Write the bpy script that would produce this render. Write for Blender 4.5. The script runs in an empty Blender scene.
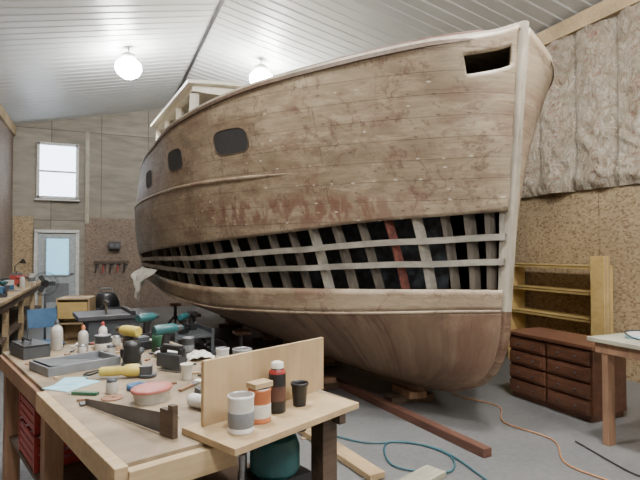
import bpy, math, random
from mathutils import Matrix, Vector, noise
random.seed(7)
R=math.radians
# ------------------------------------------------------------ materials
def newmat(name):
    m=bpy.data.materials.new(name); m.use_nodes=True
    nt=m.node_tree; b=nt.nodes['Principled BSDF']
    return m,nt,b
def c4(c): return (c[0],c[1],c[2],1)
def plain(name,c,rough=.5,metal=0,emit=0,alpha=None,var=.12):
    m,nt,b=newmat(name)
    b.inputs['Roughness'].default_value=rough; b.inputs['Metallic'].default_value=metal
    n=nt.nodes.new('ShaderNodeTexNoise'); n.inputs['Scale'].default_value=14; n.inputs['Detail'].default_value=5
    tc=nt.nodes.new('ShaderNodeTexCoord'); nt.links.new(tc.outputs['Object'],n.inputs['Vector'])
    r=nt.nodes.new('ShaderNodeValToRGB')
    r.color_ramp.elements[0].color=c4([x*(1-var*1.5) for x in c]); r.color_ramp.elements[1].color=c4([min(1,x*(1+var)) for x in c])
    r.color_ramp.elements[0].position=.3; r.color_ramp.elements[1].position=.7
    nt.links.new(n.outputs['Fac'],r.inputs['Fac']); nt.links.new(r.outputs['Color'],b.inputs['Base Color'])
    if emit:
        b.inputs['Emission Color'].default_value=c4(c); b.inputs['Emission Strength'].default_value=emit
    return m
def ramp(nt,fac,stops):
    r=nt.nodes.new('ShaderNodeValToRGB'); e=r.color_ramp.elements
    while len(e)<len(stops): e.new(.5)
    for i,(p,c) in enumerate(stops):
        e[i].position=p; e[i].color=c4(c) if not isinstance(c,(int,float)) else (c,c,c,1)
    nt.links.new(fac,r.inputs['Fac']); return r.outputs['Color']
def mix(nt,fac,a,b,mode='MIX'):
    x=nt.nodes.new('ShaderNodeMix'); x.data_type='RGBA'; x.blend_type=mode
    for s,v in ((0,fac),(6,a),(7,b)):
        if hasattr(v,'is_output'): nt.links.new(v,x.inputs[s])
        elif s==0: x.inputs[0].default_value=v
        else: x.inputs[s].default_value=c4(v)
    return x.outputs[2]
def noi(nt,vec,scale,detail=5,rough=.55,dist=0):
    n=nt.nodes.new('ShaderNodeTexNoise'); n.inputs['Scale'].default_value=scale
    n.inputs['Detail'].default_value=detail; n.inputs['Roughness'].default_value=rough; n.inputs['Distortion'].default_value=dist
    nt.links.new(vec,n.inputs['Vector']); return n.outputs['Fac']
def mapping(nt,out='Object',scale=(1,1,1),loc=(0,0,0),rot=(0,0,0)):
    tc=nt.nodes.new('ShaderNodeTexCoord'); mp=nt.nodes.new('ShaderNodeMapping')
    mp.inputs['Scale'].default_value=scale; mp.inputs['Location'].default_value=loc; mp.inputs['Rotation'].default_value=rot
    nt.links.new(tc.outputs[out],mp.inputs['Vector']); return mp.outputs['Vector']
def bump(nt,b,h,strength=.3,dist=.01):
    bp=nt.nodes.new('ShaderNodeBump'); bp.inputs['Strength'].default_value=strength; bp.inputs['Distance'].default_value=dist
    nt.links.new(h,bp.inputs['Height']); nt.links.new(bp.outputs['Normal'],b.inputs['Normal'])
def wood(name,c1,c2,scale=(2,30,30),rough=.6,blotch=.35):
    m,nt,b=newmat(name); v=mapping(nt,'Object',scale)
    g=noi(nt,v,1.0,6,.6,.6); col=ramp(nt,g,[(.3,c1),(.7,c2)])
    v2=mapping(nt,'Object',(1,1,1)); k=noi(nt,v2,2.2,5)
    k2=ramp(nt,k,[(.35,(1-blotch,)*3),(.65,(1,1,1))])
    col=mix(nt,1.0,col,k2,'MULTIPLY'); nt.links.new(col,b.inputs['Base Color'])
    b.inputs['Roughness'].default_value=rough; bump(nt,b,g,.15,.005); return m
def osb(name,dark,mid,light,sc=(9,9,14)):
    m,nt,b=newmat(name)
    v=mapping(nt,'Object',sc); vo=nt.nodes.new('ShaderNodeTexVoronoi'); vo.inputs['Scale'].default_value=3.2
    nt.links.new(v,vo.inputs['Vector'])
    s=nt.nodes.new('ShaderNodeSeparateColor'); nt.links.new(vo.outputs['Color'],s.inputs[0])
    col=ramp(nt,s.outputs[0],[(0,dark),(.35,mid),(1,light)])
    n=noi(nt,mapping(nt,'Object',(1,1,1)),1.2,4); k=ramp(nt,n,[(.3,.75),(.7,1.0)])
    col=mix(nt,1,col,k,'MULTIPLY'); nt.links.new(col,b.inputs['Base Color']); b.inputs['Roughness'].default_value=.7
    bump(nt,b,s.outputs[0],.2,.004); return m

M={}
M['pine']=wood('pine',(.36,.255,.135),(.51,.38,.22))
M['pine_y']=wood('pine_y',(.30,.28,.20),(.44,.42,.33),(30,2,30))
M['ply']=wood('plywood',(.39,.27,.14),(.49,.355,.205),(14,14,2),.55,.3)
M['yellow']=wood('yellow_plywood',(.50,.34,.11),(.61,.44,.18),(3,8,14),.5,.25)
M['redwood']=wood('mahogany',(.085,.036,.024),(.15,.068,.045),(14,3,14),.5,.3)
M['dresser']=wood('stained_wood',(.10,.042,.024),(.17,.076,.044),(14,3,20),.38,.2)
M['darkwood']=wood('dark_wood',(.06,.038,.024),(.13,.085,.055))
M['leg']=wood('reddish_lumber',(.22,.12,.07),(.33,.19,.11),(30,30,2))
M['black']=plain('black_plastic',(.015,.015,.016),.4)
M['dgrey']=plain('dark_grey_plastic',(.05,.055,.06),.5)
M['grey']=plain('grey_plastic',(.17,.18,.19),.5)
M['white']=plain('white_plastic',(.6,.59,.56),.4)
M['cream']=plain('cream_paint',(.82,.78,.66),.5,var=.06)
M['red']=plain('red_plastic',(.28,.03,.025),.45)
M['pinkred']=plain('pale_red_lid',(.36,.12,.1),.45)
M['clear']=plain('frosted_plastic',(.42,.40,.36),.3)
M['orange']=plain('rust_orange_label',(.4,.13,.05),.45)
M['teal']=plain('teal_plastic',(.015,.085,.09),.4)
M['blue']=plain('blue_plastic',(.04,.12,.24),.5)
M['lblue']=plain('light_blue_paper',(.28,.52,.62),.7)
M['tool_yellow']=plain('yellow_plastic',(.48,.38,.08),.45)
M['green']=plain('green_plastic',(.03,.11,.06),.5)
M['steel']=plain('steel',(.4,.4,.41),.35,.9)
M['dsteel']=plain('dark_steel',(.12,.12,.13),.4,.8)
M['cord']=plain('orange_cord',(.42,.19,.08),.5)
M['hose']=plain('blue_hose',(.03,.11,.14),.4)
M['rubber_and_shade']=plain('rubber_and_shade',(.02,.02,.02),.8)  # real rubber, and the black painted in for shade inside the ports
M['paper']=plain('paper',(.6,.57,.5),.8)
M['cloth']=plain('drop_cloth',(.55,.53,.47),.9)
M['sandp']=plain('sandpaper',(.24,.13,.08),.95)

# ------------------------------------------------------------ mesh builder
class B:
    def __init__(s,name,loc=(0,0,0),rz=0):
        s.name=name; s.loc=Vector(loc); s.rz=rz; s.v=[]; s.f=[]; s.mi=[]; s.sm=[]; s.mats=[]
    def _m(s,mat):
        mt=M[mat] if isinstance(mat,str) else mat
        if mt not in s.mats: s.mats.append(mt)
        return s.mats.index(mt)
    def add(s,vs,fs,mat,smooth=False,T=None):
        o=len(s.v); k=s._m(mat)
        for p in vs:
            p=Vector(p); s.v.append(T@p if T else p)
        for f in fs: s.f.append([i+o for i in f]); s.mi.append(k); s.sm.append(smooth)
    def box(s,c,d,mat,r=(0,0,0)):
        x,y,z=[a/2 for a in d]
        T=Matrix.Translation(c)@Matrix.Rotation(r[2],4,'Z')@Matrix.Rotation(r[1],4,'Y')@Matrix.Rotation(r[0],4,'X')
        vs=[(-x,-y,-z),(x,-y,-z),(x,y,-z),(-x,y,-z),(-x,-y,z),(x,-y,z),(x,y,z),(-x,y,z)]
        s.add(vs,[(0,3,2,1),(4,5,6,7),(0,1,5,4),(1,2,6,5),(2,3,7,6),(3,0,4,7)],mat,False,T)
    def beam(s,a,b,w,h,mat):
        a=Vector(a); b=Vector(b); d=b-a; q=d.to_track_quat('X','Z').to_matrix().to_4x4()
        L=d.length; x,y,z=L/2,w/2,h/2
        vs=[(-x,-y,-z),(x,-y,-z),(x,y,-z),(-x,y,-z),(-x,-y,z),(x,-y,z),(x,y,z),(-x,y,z)]
        s.add(vs,[(0,3,2,1),(4,5,6,7),(0,1,5,4),(1,2,6,5),(2,3,7,6),(3,0,4,7)],mat,False,Matrix.Translation((a+b)/2)@q)
    def lathe(s,prof,c,mat,seg=24,r=(0,0,0),sc=(1,1)):
        T=Matrix.Translation(c)@Matrix.Rotation(r[2],4,'Z')@Matrix.Rotation(r[1],4,'Y')@Matrix.Rotation(r[0],4,'X')
        vs=[];fs=[]
        for rr,z in prof:
            for i in range(seg):
                a=2*math.pi*i/seg; vs.append((rr*math.cos(a)*sc[0],rr*math.sin(a)*sc[1],z))
        for j in range(len(prof)-1):
            for i in range(seg):
                k=(i+1)%seg; fs.append((j*seg+i,j*seg+k,(j+1)*seg+k,(j+1)*seg+i))
        s.add(vs,fs,mat,True,T)
        n=len(prof)-1
        caps=[]
        if prof[0][0]>1e-4: caps.append(tuple(reversed(range(seg))))
        if prof[n][0]>1e-4: caps.append(tuple(n*seg+i for i in range(seg)))
        if caps: s.add(vs,caps,mat,False,T)
    def cyl(s,c,rad,h,mat,r=(0,0,0),seg=24):
        b=min(rad,h)*.06
        s.lathe([(rad-b,0),(rad,b),(rad,h-b),(rad-b,h)],c,mat,seg,r)
    def tube(s,pts,rad,mat,seg=8,closed=False):
        P=[Vector(p) for p in pts]; vs=[];fs=[];n=len(P)
        for i,p in enumerate(P):
            t=(P[min(i+1,n-1)]-P[max(i-1,0)]).normalized()
            up=Vector((0,0,1)) if abs(t.z)<.9 else Vector((1,0,0))
            a=t.cross(up).normalized(); b=t.cross(a)
            for k in range(seg):
                th=2*math.pi*k/seg; vs.append(p+a*rad*math.cos(th)+b*rad*math.sin(th))
        for i in range(n-1):
            for k in range(seg):
                q=(k+1)%seg; fs.append((i*seg+k,i*seg+q,(i+1)*seg+q,(i+1)*seg+k))
        fs2=[tuple(range(seg)),tuple(reversed([(n-1)*seg+k for k in range(seg)]))]
        s.add(vs,fs+fs2,mat,True)
    def prism(s,poly,z0,z1,mat,T=None):
        n=len(poly); vs=[(x,y,z0) for x,y in poly]+[(x,y,z1) for x,y in poly]
        fs=[tuple(reversed(range(n))),tuple(range(n,2*n))]+[(i,(i+1)%n,(i+1)%n+n,i+n) for i in range(n)]
        s.add(vs,fs,mat,False,T)
    def done(s,bevel=0,parent=None,uv=None,solid=0):
        me=bpy.data.meshes.new(s.name); me.from_pydata([tuple(p) for p in s.v],[],s.f)
        for m in s.mats: me.materials.append(m)
        for p,k,q in zip(me.polygons,s.mi,s.sm): p.material_index=k; p.use_smooth=q
        if uv:
            l=me.uv_layers.new(name='UVMap')
            for lp in me.loops: l.data[lp.index].uv=uv[lp.vertex_index]
        me.update()
        o=bpy.data.objects.new(s.name,me); bpy.context.scene.collection.objects.link(o)
        o.location=s.loc; o.rotation_euler=(0,0,s.rz)
        if solid:
            md=o.modifiers.new('s','SOLIDIFY'); md.thickness=solid; md.offset=0
        if bevel:
            md=o.modifiers.new('b','BEVEL'); md.width=bevel; md.segments=2; md.limit_method='ANGLE'
        if parent: o.parent=parent
        return o
def empty(name,loc=(0,0,0)):
    e=bpy.data.objects.new(name,None); e.location=loc; bpy.context.scene.collection.objects.link(e); return e
def catmull(pts,n=10):
    P=[Vector(p) for p in pts]; P=[P[0]*2-P[1]]+P+[P[-1]*2-P[-2]]; out=[]
    for i in range(1,len(P)-2):
        for k in range(n):
            t=k/n; a,b,c,d=P[i-1:i+3]
            out.append(.5*((2*b)+(c-a)*t+(2*a-5*b+4*c-d)*t*t+(3*b-a-3*c+d)*t**3))
    out.append(P[-2]); return out

# ------------------------------------------------------------ room
XL,XR,YF,YB=-2.1,6.0,-4.0,15.0; XM=1.8; EZ=4.85; RZ=5.75
m,nt,b=newmat('concrete'); v=mapping(nt,'Object')
n1=noi(nt,v,.8,8,.6); n2=noi(nt,v,22,4)
col=ramp(nt,n1,[(.3,(.095,.096,.096)),(.7,(.165,.165,.162))]); col=mix(nt,.2,col,ramp(nt,n2,[(.3,.08),(.7,.27)]))
nt.links.new(col,b.inputs['Base Color']); b.inputs['Roughness'].default_value=.42; bump(nt,b,n2,.05,.002); M['conc']=m
fl=B('floor'); fl.box(((XL+XR)/2,(YF+YB)/2,-.05),(XR-XL+.4,YB-YF+.4,.1),'conc'); fl.done()
m,nt,b=newmat('wall_plywood'); v=mapping(nt,'Object')
sw=nt.nodes.new('ShaderNodeSeparateXYZ'); nt.links.new(v,sw.inputs[0])
cb=nt.nodes.new('ShaderNodeCombineXYZ'); nt.links.new(sw.outputs[0],cb.inputs[0]); nt.links.new(sw.outputs[2],cb.inputs[1])
br=nt.nodes.new('ShaderNodeTexBrick'); nt.links.new(cb.outputs[0],br.inputs['Vector'])
br.offset=0; br.inputs['Scale'].default_value=1; br.inputs['Brick Width'].default_value=1.22; br.inputs['Row Height'].default_value=2.42
br.inputs['Mortar Size'].default_value=.01; br.inputs['Color1'].default_value=(.22,.195,.155,1); br.inputs['Color2'].default_value=(.30,.27,.22,1); br.inputs['Mortar'].default_value=(.11,.09,.07,1)
n=noi(nt,mapping(nt,'Object',(1.5,1.5,6)),1.3,6); col=mix(nt,1,br.outputs['Color'],ramp(nt,n,[(.3,.7),(.7,1.1)]),'MULTIPLY')
nt.links.new(col,b.inputs['Base Color']); b.inputs['Roughness'].default_value=.7; M['wallply']=m
M['osb']=osb('osb',(.22,.145,.08),(.37,.27,.155),(.47,.36,.215))
M['osb_back']=osb('osb_brown',(.12,.085,.06),(.19,.14,.105),(.25,.185,.14))
wb=B('wall_back')
poly=[(XL-.1,0),(XR+.1,0),(XR+.1,EZ),(XM,RZ),(XL-.1,EZ)]
wb.add([(x,YB,z) for x,z in poly]+[(x,YB+.15,z) for x,z in poly],[(0,1,2,3,4),(9,8,7,6,5)]+[(i,(i+1)%5+0,(i+1)%5+5,i+5) for i in range(5)],'wallply'); wb.done()
w=B('wall_left'); w.box((XL-.05,(YF+YB)/2,EZ/2),(.1,YB-YF,EZ),'osb_back'); w.done()
w=B('wall_right'); w.box((XR+.1,(YF+YB)/2,EZ/2),(.1,YB-YF,EZ),'wallply')
for i in range(16):
    y0=YF+i*1.22
    if y0+1.215>YB: break
    w.box((XR+.02,y0+.61,1.22),(.04,1.208,2.44),'osb')
w.done()
w=B('wall_front'); w.box(((XL+XR)/2,YF-.06,RZ/2),(XR-XL+.2,.1,RZ),'wallply'); w.done()
w=B('trim_1'); w.box((2.6,YB-.015,1.25),(6.0,.03,2.5),'osb_back'); w.done()
w=B('trim_2'); w.box((-1.85,YB-.015,1.25),(.45,.03,2.5),'osb'); w.done()
w=B('trim_3'); w.box((XL+.03,(YF+YB)/2,EZ-.14),(.06,YB-YF,.25),'pine'); w.done()
w=B('trim_4'); w.box((XR-.03,(YF+YB)/2,EZ-.12),(.08,YB-YF,.22),'pine'); w.done()
w=B('trim_5'); w.box((-.35,YB-.02,3.6),(.1,.04,2.5),'pine_y'); w.done()
# insulation bays on the right wall, under a plastic vapour sheet
m,nt,b=newmat('faced_insulation')
n1=noi(nt,mapping(nt,'Object',(1,1,1)),2.2,8,.68,1.8); col=ramp(nt,n1,[(.3,(.34,.25,.17)),(.46,(.50,.41,.30)),(.7,(.62,.55,.44))])
wv=noi(nt,mapping(nt,'Object',(1,4,22)),1.6,6); tx=ramp(nt,wv,[(.54,0.0),(.60,.6)])
sx=nt.nodes.new('ShaderNodeSeparateXYZ'); nt.links.new(mapping(nt,'Object',(1,1/.61,1)),sx.inputs[0])
mm=nt.nodes.new('ShaderNodeMath'); mm.operation='FRACT'; nt.links.new(sx.outputs[1],mm.inputs[0])
cen=ramp(nt,mm.outputs[0],[(.28,0.0),(.36,1.0),(.62,1.0),(.7,0.0)])
edge=ramp(nt,mm.outputs[0],[(0,.6),(.05,1.0),(.95,1.0),(1,.6)])
tx=mix(nt,1,tx,cen,'MULTIPLY'); col=mix(nt,tx,col,(.42,.19,.14))
wr=noi(nt,mapping(nt,'Object',(1,2.6,1.3),(2,5,1)),3.4,8,.66,3.2)
col=mix(nt,ramp(nt,wr,[(.53,0.0),(.59,.45),(.63,0.0)]),col,(.88,.84,.76))
col=mix(nt,ramp(nt,wr,[(.38,.5),(.44,0.0)]),col,(.22,.15,.10)); col=mix(nt,1,col,edge,'MULTIPLY')
nt.links.new(col,b.inputs['Base Color'])
b.inputs['Roughness'].default_value=.24; bump(nt,b,wr,1.0,.12); M['insul']=m
w=B('wall_insulation'); ny,nz=760,90; vs=[];fs=[]
for j in range(nz+1):
    z=2.42+(EZ-.2-2.42)*j/nz
    for i in range(ny+1):
        y=YF+(YB-YF)*i/ny; ph=(y/.61)%1
        bulge=.08*math.sin(math.pi*ph)**.45
        f=noise.noise(Vector((y*2.2,z*1.1,3)))*.05+noise.noise(Vector((y*7+z*4,z*3,1)))*.045+abs(noise.noise(Vector((y*4-z*3,z*4,8))))*.09-abs(noise.noise(Vector((y*6+z*5,z*6,14))))*.05
        sag=.07*math.exp(-((z-2.55-.05*math.sin(y*2))/.13)**2)
        vs.append((XR+.04-min(.26,max(0,bulge+f*(bulge/.08)+sag)),y,z))
for j in range(nz):
    for i in range(ny):
        a=j*(ny+1)+i; fs.append((a,a+ny+1,a+ny+2,a+1))
w.add(vs,fs,'insul',True); w.done()
m,nt,b=newmat('ceiling_steel'); n=noi(nt,mapping(nt,'Object'),1.0,3)
nt.links.new(ramp(nt,n,[(.3,(.47,.485,.48)),(.7,(.54,.555,.55))]),b.inputs['Base Color']); b.inputs['Roughness'].default_value=.4; M['ceil']=m
c=B('ceiling'); vs=[];fs=[]; rows=[]
y=YF-.1
while y<YB+.2:
    rows+= [(y,0),(y+.17,0),(y+.185,-.010),(y+.215,-.010)]; y+=.23
for (y,dz) in rows:
    for x,z in ((XL-.15,EZ),(XM,RZ),(XR+.15,EZ)): vs.append((x,y,z+dz))
for i in range(len(rows)-1):
    for k in range(2): a=i*3+k; fs.append((a,a+1,a+4,a+3))
c.add(vs,fs,'ceil'); o=c.done()
rb=B('trim_6'); rb.box((XM,(YF+YB)/2,RZ-.03),(.06,YB-YF,.012),'dsteel'); rb.done()

M['sky']=plain('window_daylight',(.72,.84,1.0),.3,0,6.0,var=.02)
M['doorglass']=plain('door_daylight',(.25,.55,.72),.2,0,1.6,var=.25)
w=B('window_1',(-1.06,YB-.03,3.73))
w.box((0,0,0),(.86,.02,1.34),'sky')
for x in (-.46,.46): w.box((x,-.02,0),(.07,.07,1.5),'white')
for z in (-.71,.71): w.box((0,-.02,z),(1.0,.07,.07),'white')
w.box((0,-.025,-.02),(.86,.05,.05),'white'); w.box((0,-.06,-.78),(1.06,.12,.04),'white'); w.done(.005)
M['doorpaint']=plain('door_paint',(.36,.4,.41),.45)
w=B('door_1',(-1.06,YB-.06,0))
w.box((0,0,1.03),(.9,.045,2.04),'doorpaint')
for x in (-.49,.49): w.box((x,-.01,1.06),(.08,.09,2.12),'white')
w.box((0,-.01,2.12),(1.06,.09,.08),'white')
w.box((.02,-.03,1.45),(.52,.02,.95),'doorglass')
for x in (-.26,.3): w.box((x,-.035,1.45),(.04,.03,1.0),'doorpaint')
for z in (.95,1.95): w.box((.02,-.035,z),(.6,.03,.04),'doorpaint')
w.box((.02,-.03,.5),(.55,.012,.5),'grey'); w.lathe([(.03,0),(.02,.03),(.035,.05),(0,.075)],(.37,-.02,1.0),'steel',16,(R(90),0,0)); w.done(.004)

# ceiling lamps: bright globe-diffuser fixtures under a small canopy
M['tube']=plain('lamp_glow',(1,.99,.97),.3,0,190,var=0)
lamps=[(.45,10.0),(2.95,9.7),(.45,3.2),(3.1,2.2),(.45,-1.8),(3.1,-1.8)]  # far pair is in view; the nearer four are unseen, added as front fill
for i,(x,y) in enumerate(lamps):
    cz=EZ+(RZ-EZ)*(1-abs(x-XM)/4.0)
    l=B('ceiling_lamp',(x,y,cz-.36))
    l.lathe([(.12,.10),(.14,.14),(.13,.2),(.08,.24),(0,.24)],(0,0,0),'white',40)
    l.lathe([(0,-.24),(.10,-.225),(.19,-.16),(.235,-.07),(.23,.02),(.18,.08),(.12,.11)],(0,0,0),'tube',40)
    l.tube([(0,0,.23),(0,0,.35)],.012,'dsteel')
    l.done()
    ld=bpy.data.lights.new('lamp_light','AREA'); ld.shape='DISK'; ld.size=.5
    ld.energy=28 if y>5 else 112; ld.color=(1,.98,.95)
    lo=bpy.data.objects.new('lamp_light',ld); lo.location=(x,y,cz-.66); bpy.context.scene.collection.objects.link(lo)

# ------------------------------------------------------------ BOAT
def interp(tab,x):
    xs=[t[0] for t in tab]; ys=[t[1] for t in tab]; n=len(xs)
    if x<=xs[0]: return ys[0]
    if x>=xs[-1]: return ys[-1]
    i=max(k for k in range(n-1) if xs[k]<=x)
    d=[(ys[k+1]-ys[k])/(xs[k+1]-xs[k]) for k in range(n-1)]
    def slope(k):
        if k==0: return d[0]
        if k==n-1: return d[-1]
        if d[k-1]*d[k]<=0: return 0
        return 2*d[k-1]*d[k]/(d[k-1]+d[k])
    h=xs[i+1]-xs[i]; t=(x-xs[i])/h; m0=slope(i)*h; m1=slope(i+1)*h
    return (2*t**3-3*t*t+1)*ys[i]+(t**3-2*t*t+t)*m0+(-2*t**3+3*t*t)*ys[i+1]+(t**3-t*t)*m1
BS=[(0,.06),(.04,.28),(.12,.50),(.33,.80),(.965,1.31),(1.76,1.80),(2.61,2.07),(3.4,2.17),(4.46,2.16),(7.2,1.86),(8,1.7)]
ZS=[(0,3.445),(.04,3.36),(.12,3.31),(.33,3.27),(.965,3.215),(1.76,3.15),(2.61,3.09),(3.4,3.05),(4.46,3.0),(7.2,2.95),(8,2.94)]
BC=[(0,.05),(.3,.25),(.7,.62),(1.4,1.13),(3,1.72),(4.5,1.9),(6,1.9),(8,1.6)]
ZC=[(0,1.09),(1.5,.99),(3,.94),(4.5,1.0),(6,1.12),(8,1.2)]
ZK=[(0,.28),(.8,.21),(1.5,.2),(8,.2)]
ZT=[(0,1.93),(.9,1.86),(1.5,1.79),(3,1.68),(5,1.6),(7.7,1.5),(8,1.5)]
ZB=[(0,1.27),(1.5,1.23),(3,1.18),(5,1.24),(8,1.36)]
L=8.0; B0=Vector((3.17,3.06,0)); U=Vector((-.087,.996,0)); Nn=Vector((-.996,-.087,0))
def W(s,b,z): p=B0+U*s+Nn*b; return Vector((p.x,p.y,z))
def side(sig,z,sgn=1,off=0):
    zs=interp(ZS,sig); zc=interp(ZC,sig); v=max(0,min(1,(z-zc)/(zs-zc)))
    s0=.20*(1-v); s=s0+sig*(L-s0)/L
    e=1.0+.9*max(0,1-sig/2.6)
    bc=interp(BC,sig); bs=interp(BS,sig)
    b=bc+(bs-bc)*v**e+.13*math.sin(math.pi*v)*min(1,max(0,(sig-1.5)/4))
    return W(s,(b+off)*sgn,z)
S0=[(0,.20),(.25,.22),(.5,.30),(.75,.5),(1,.85)]; GT=[(0,0),(.25,.27),(.5,.58),(.75,.83),(1,1)]
def bottom(sig,t,sgn=1):
    s0=interp(S0,t); s=s0+sig*(L-s0)/L; g=interp(GT,t)
    if sig>1.5: g=g+(t-g)*min(1,(sig-1.5)/2)
    z=interp(ZC,sig)*(1-g)+interp(ZK,sig)*g
    p=.75+.25*min(1,sig/4)
    b=.05+(interp(BC,sig)-.05)*(1-t)**p
    return W(s,b*sgn,z)
def hullmat(name,base,stain,seams=True,rough=.5):
    m,nt,b=newmat(name)
    uv=mapping(nt,'UV',(1,1,1))
    big=noi(nt,mapping(nt,'UV',(1.0,2.0,1)),1.5,10,.72,.5)
    col=ramp(nt,big,[(.32,base[0]),(.48,base[1]),(.66,base[2])])
    grain=noi(nt,mapping(nt,'UV',(3,45,1)),1,5)
    col=mix(nt,1,col,ramp(nt,grain,[(.3,.82),(.7,1.08)]),'MULTIPLY')
    sd=noi(nt,mapping(nt,'UV',(1.4,3.8,1),(4,7,0)),2.0,10,.78,.3); col=mix(nt,ramp(nt,sd,[(.50,0.0),(.60,.6)]),col,[x*1.2 for x in base[2]])
    bl=noi(nt,mapping(nt,'UV',(1.4,2.3,1),(9,2,0)),1.6,10,.76,.4); col=mix(nt,ramp(nt,bl,[(.50,0.0),(.60,.6)]),col,[x*1.4 for x in stain])
    # water runs and branching glue stains: ragged, partly faded
    for k,(lx,ly) in enumerate(((0,0),(13,5))):
        ve=noi(nt,mapping(nt,'UV',(1.7,1.1,1),(lx,ly,0)),1.2,9,.62,.4)
        mask=noi(nt,mapping(nt,'UV',(1.5,1.8,1),(3+lx,5,0)),2.0,8,.7)
        l=ramp(nt,ve,[(.476,0.0),(.495,.9),(.500,1.0),(.512,0.0)]); mk=ramp(nt,mask,[(.47,0.0),(.56,.7)])
        f=mix(nt,1,l,mk,'MULTIPLY'); col=mix(nt,f,col,stain)
    if seams:
        sp=nt.nodes.new('ShaderNodeSeparateXYZ'); nt.links.new(uv,sp.inputs[0])
        cb=nt.nodes.new('ShaderNodeCombineXYZ'); nt.links.new(sp.outputs[0],cb.inputs[0]); nt.links.new(sp.outputs[1],cb.inputs[1])
        br=nt.nodes.new('ShaderNodeTexBrick'); nt.links.new(cb.outputs[0],br.inputs['Vector']); br.inputs['Scale'].default_value=1
        br.inputs['Brick Width'].default_value=2.3; br.inputs['Row Height'].default_value=.17; br.inputs['Mortar Size'].default_value=.0035
        br.inputs['Color1'].default_value=(1,1,1,1); br.inputs['Color2'].default_value=(.82,.80,.77,1); br.inputs['Mortar'].default_value=(.42,.37,.32,1)
        col=mix(nt,.75,col,br.outputs['Color'],'MULTIPLY')
        mr=nt.nodes.new('ShaderNodeMapRange'); mr.inputs[1].default_value=1.84; mr.inputs[2].default_value=2.16; nt.links.new(sp.outputs[1],mr.inputs[0])
        zz=ramp(nt,mr.outputs[0],[(0,.0),(.2,1.0),(.7,1.0),(1,.0)])
        mu=nt.nodes.new('ShaderNodeMapRange'); mu.inputs[1].default_value=.5; mu.inputs[2].default_value=3.0; nt.links.new(sp.outputs[0],mu.inputs[0])
        uu=ramp(nt,mu.outputs[0],[(0,.0),(.15,1.0),(.7,1.0),(1,.0)])
        sm=noi(nt,mapping(nt,'UV',(6.0,2.2,1),(1,8,0)),1.7,6,.65,.3); sm=ramp(nt,sm,[(.45,0.0),(.53,.75)])
        q=mix(nt,1,mix(nt,1,zz,uu,'MULTIPLY'),sm,'MULTIPLY'); col=mix(nt,q,col,(.125,.055,.036))
        vo=nt.nodes.new('ShaderNodeTexVoronoi'); vo.inputs['Randomness'].default_value=.2; vo.inputs['Scale'].default_value=1
        nt.links.new(mapping(nt,'UV',(6.5,11.76,1)),vo.inputs['Vector'])
        d=ramp(nt,vo.outputs['Distance'],[(.07,.7),(.11,0.0)]); sc=nt.nodes.new('ShaderNodeSeparateColor'); nt.links.new(vo.outputs['Color'],sc.inputs[0])
        col=mix(nt,d,col,ramp(nt,sc.outputs[0],[(.55,(.07,.05,.035)),(.65,(.52,.47,.38))]))
    nt.links.new(col,b.inputs['Base Color']); b.inputs['Roughness'].default_value=rough
    bump(nt,b,grain,.12,.004); return m
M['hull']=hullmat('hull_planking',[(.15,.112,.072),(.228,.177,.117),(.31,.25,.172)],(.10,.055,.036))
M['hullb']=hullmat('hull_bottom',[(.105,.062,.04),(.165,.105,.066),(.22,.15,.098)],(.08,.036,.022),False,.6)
M['strake']=hullmat('lower_strake',[(.19,.14,.088),(.25,.19,.125),(.32,.255,.175)],(.11,.06,.04),False)
M['stem']=wood('stem_wood',(.31,.27,.20),(.46,.41,.33),(20,20,3),.6,.45)
M['string']=wood('weathered_wood',(.22,.20,.16),(.38,.35,.295),(4,6,10),.7,.45)
M['frame']=wood('frame_wood',(.065,.054,.043),(.14,.118,.09),(10,10,3),.7,.4)
M['rust']=plain('red_primer',(.12,.034,.024),.6,var=.4)
M['inner_shade']=plain('interior_shade',(.018,.024,.031),.7,var=.6)  # near-black colour stands in for the shade inside the hull
boat=empty('wooden_boat',(0,0,0))
def sigs(n,k=1.7): return [L*(i/n)**k for i in range(n+1)]
def patch(name,fn,cols,rows,mat,uvf,skip=None,solid=.03,sgn=1):
    bb=B(name); vs=[];uv=[];fs=[]
    for s in cols:
        for r in rows:
            p=fn(s,r,sgn); vs.append(p); uv.append(uvf(s,r,p))
    nr=len(rows)
    for i in range(len(cols)-1):
        for j in range(nr-1):
            if skip and skip((cols[i]+cols[i+1])/2,(rows[j]+rows[j+1])/2): continue
            a=i*nr+j; q=(a,a+nr,a+nr+1,a+1); fs.append(q if sgn>0 else q[::-1])
    bb.add(vs,fs,mat,True); return bb.done(parent=boat,uv=uv,solid=solid)
cols=sorted(set([round(x,4) for x in sigs(90)]+[.012,.02,.03,.04,.06,.09,.12,.15,.19]))
rows=[i/40 for i in range(41)]
def up(s,r,g): z0=interp(ZT,s); z=z0+(interp(ZS,s)-z0)*r; return side(s,z,g)
def lo(s,r,g): z0=interp(ZC,s); z=z0+(interp(ZB,s)-z0)*r; return side(s,z,g)
uvz=lambda s,r,p:(s,p.z)
def notch(s,r): return .012<s<.15 and .80<r<.90
patch('topside_planking',up,cols,rows,'hull',uvz,notch)
patch('topside_planking_far',lambda s,r,g: side(s,interp(ZC,s)+(interp(ZS,s)-interp(ZC,s))*r,-1),cols,rows,'strake',uvz,sgn=-1)
patch('chine_strake',lo,cols,[0,.25,.5,.75,1],'strake',uvz)
tr=[i/24 for i in range(25)]
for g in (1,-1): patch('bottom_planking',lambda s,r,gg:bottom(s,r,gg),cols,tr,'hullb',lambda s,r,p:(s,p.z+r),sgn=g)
bb=B('chine_log'); bb.tube([side(s,interp(ZC,s),1,.005) for s in cols],.018,'strake'); bb.done(parent=boat,uv=[(v.y,v.z) for v in bb.v])
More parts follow.
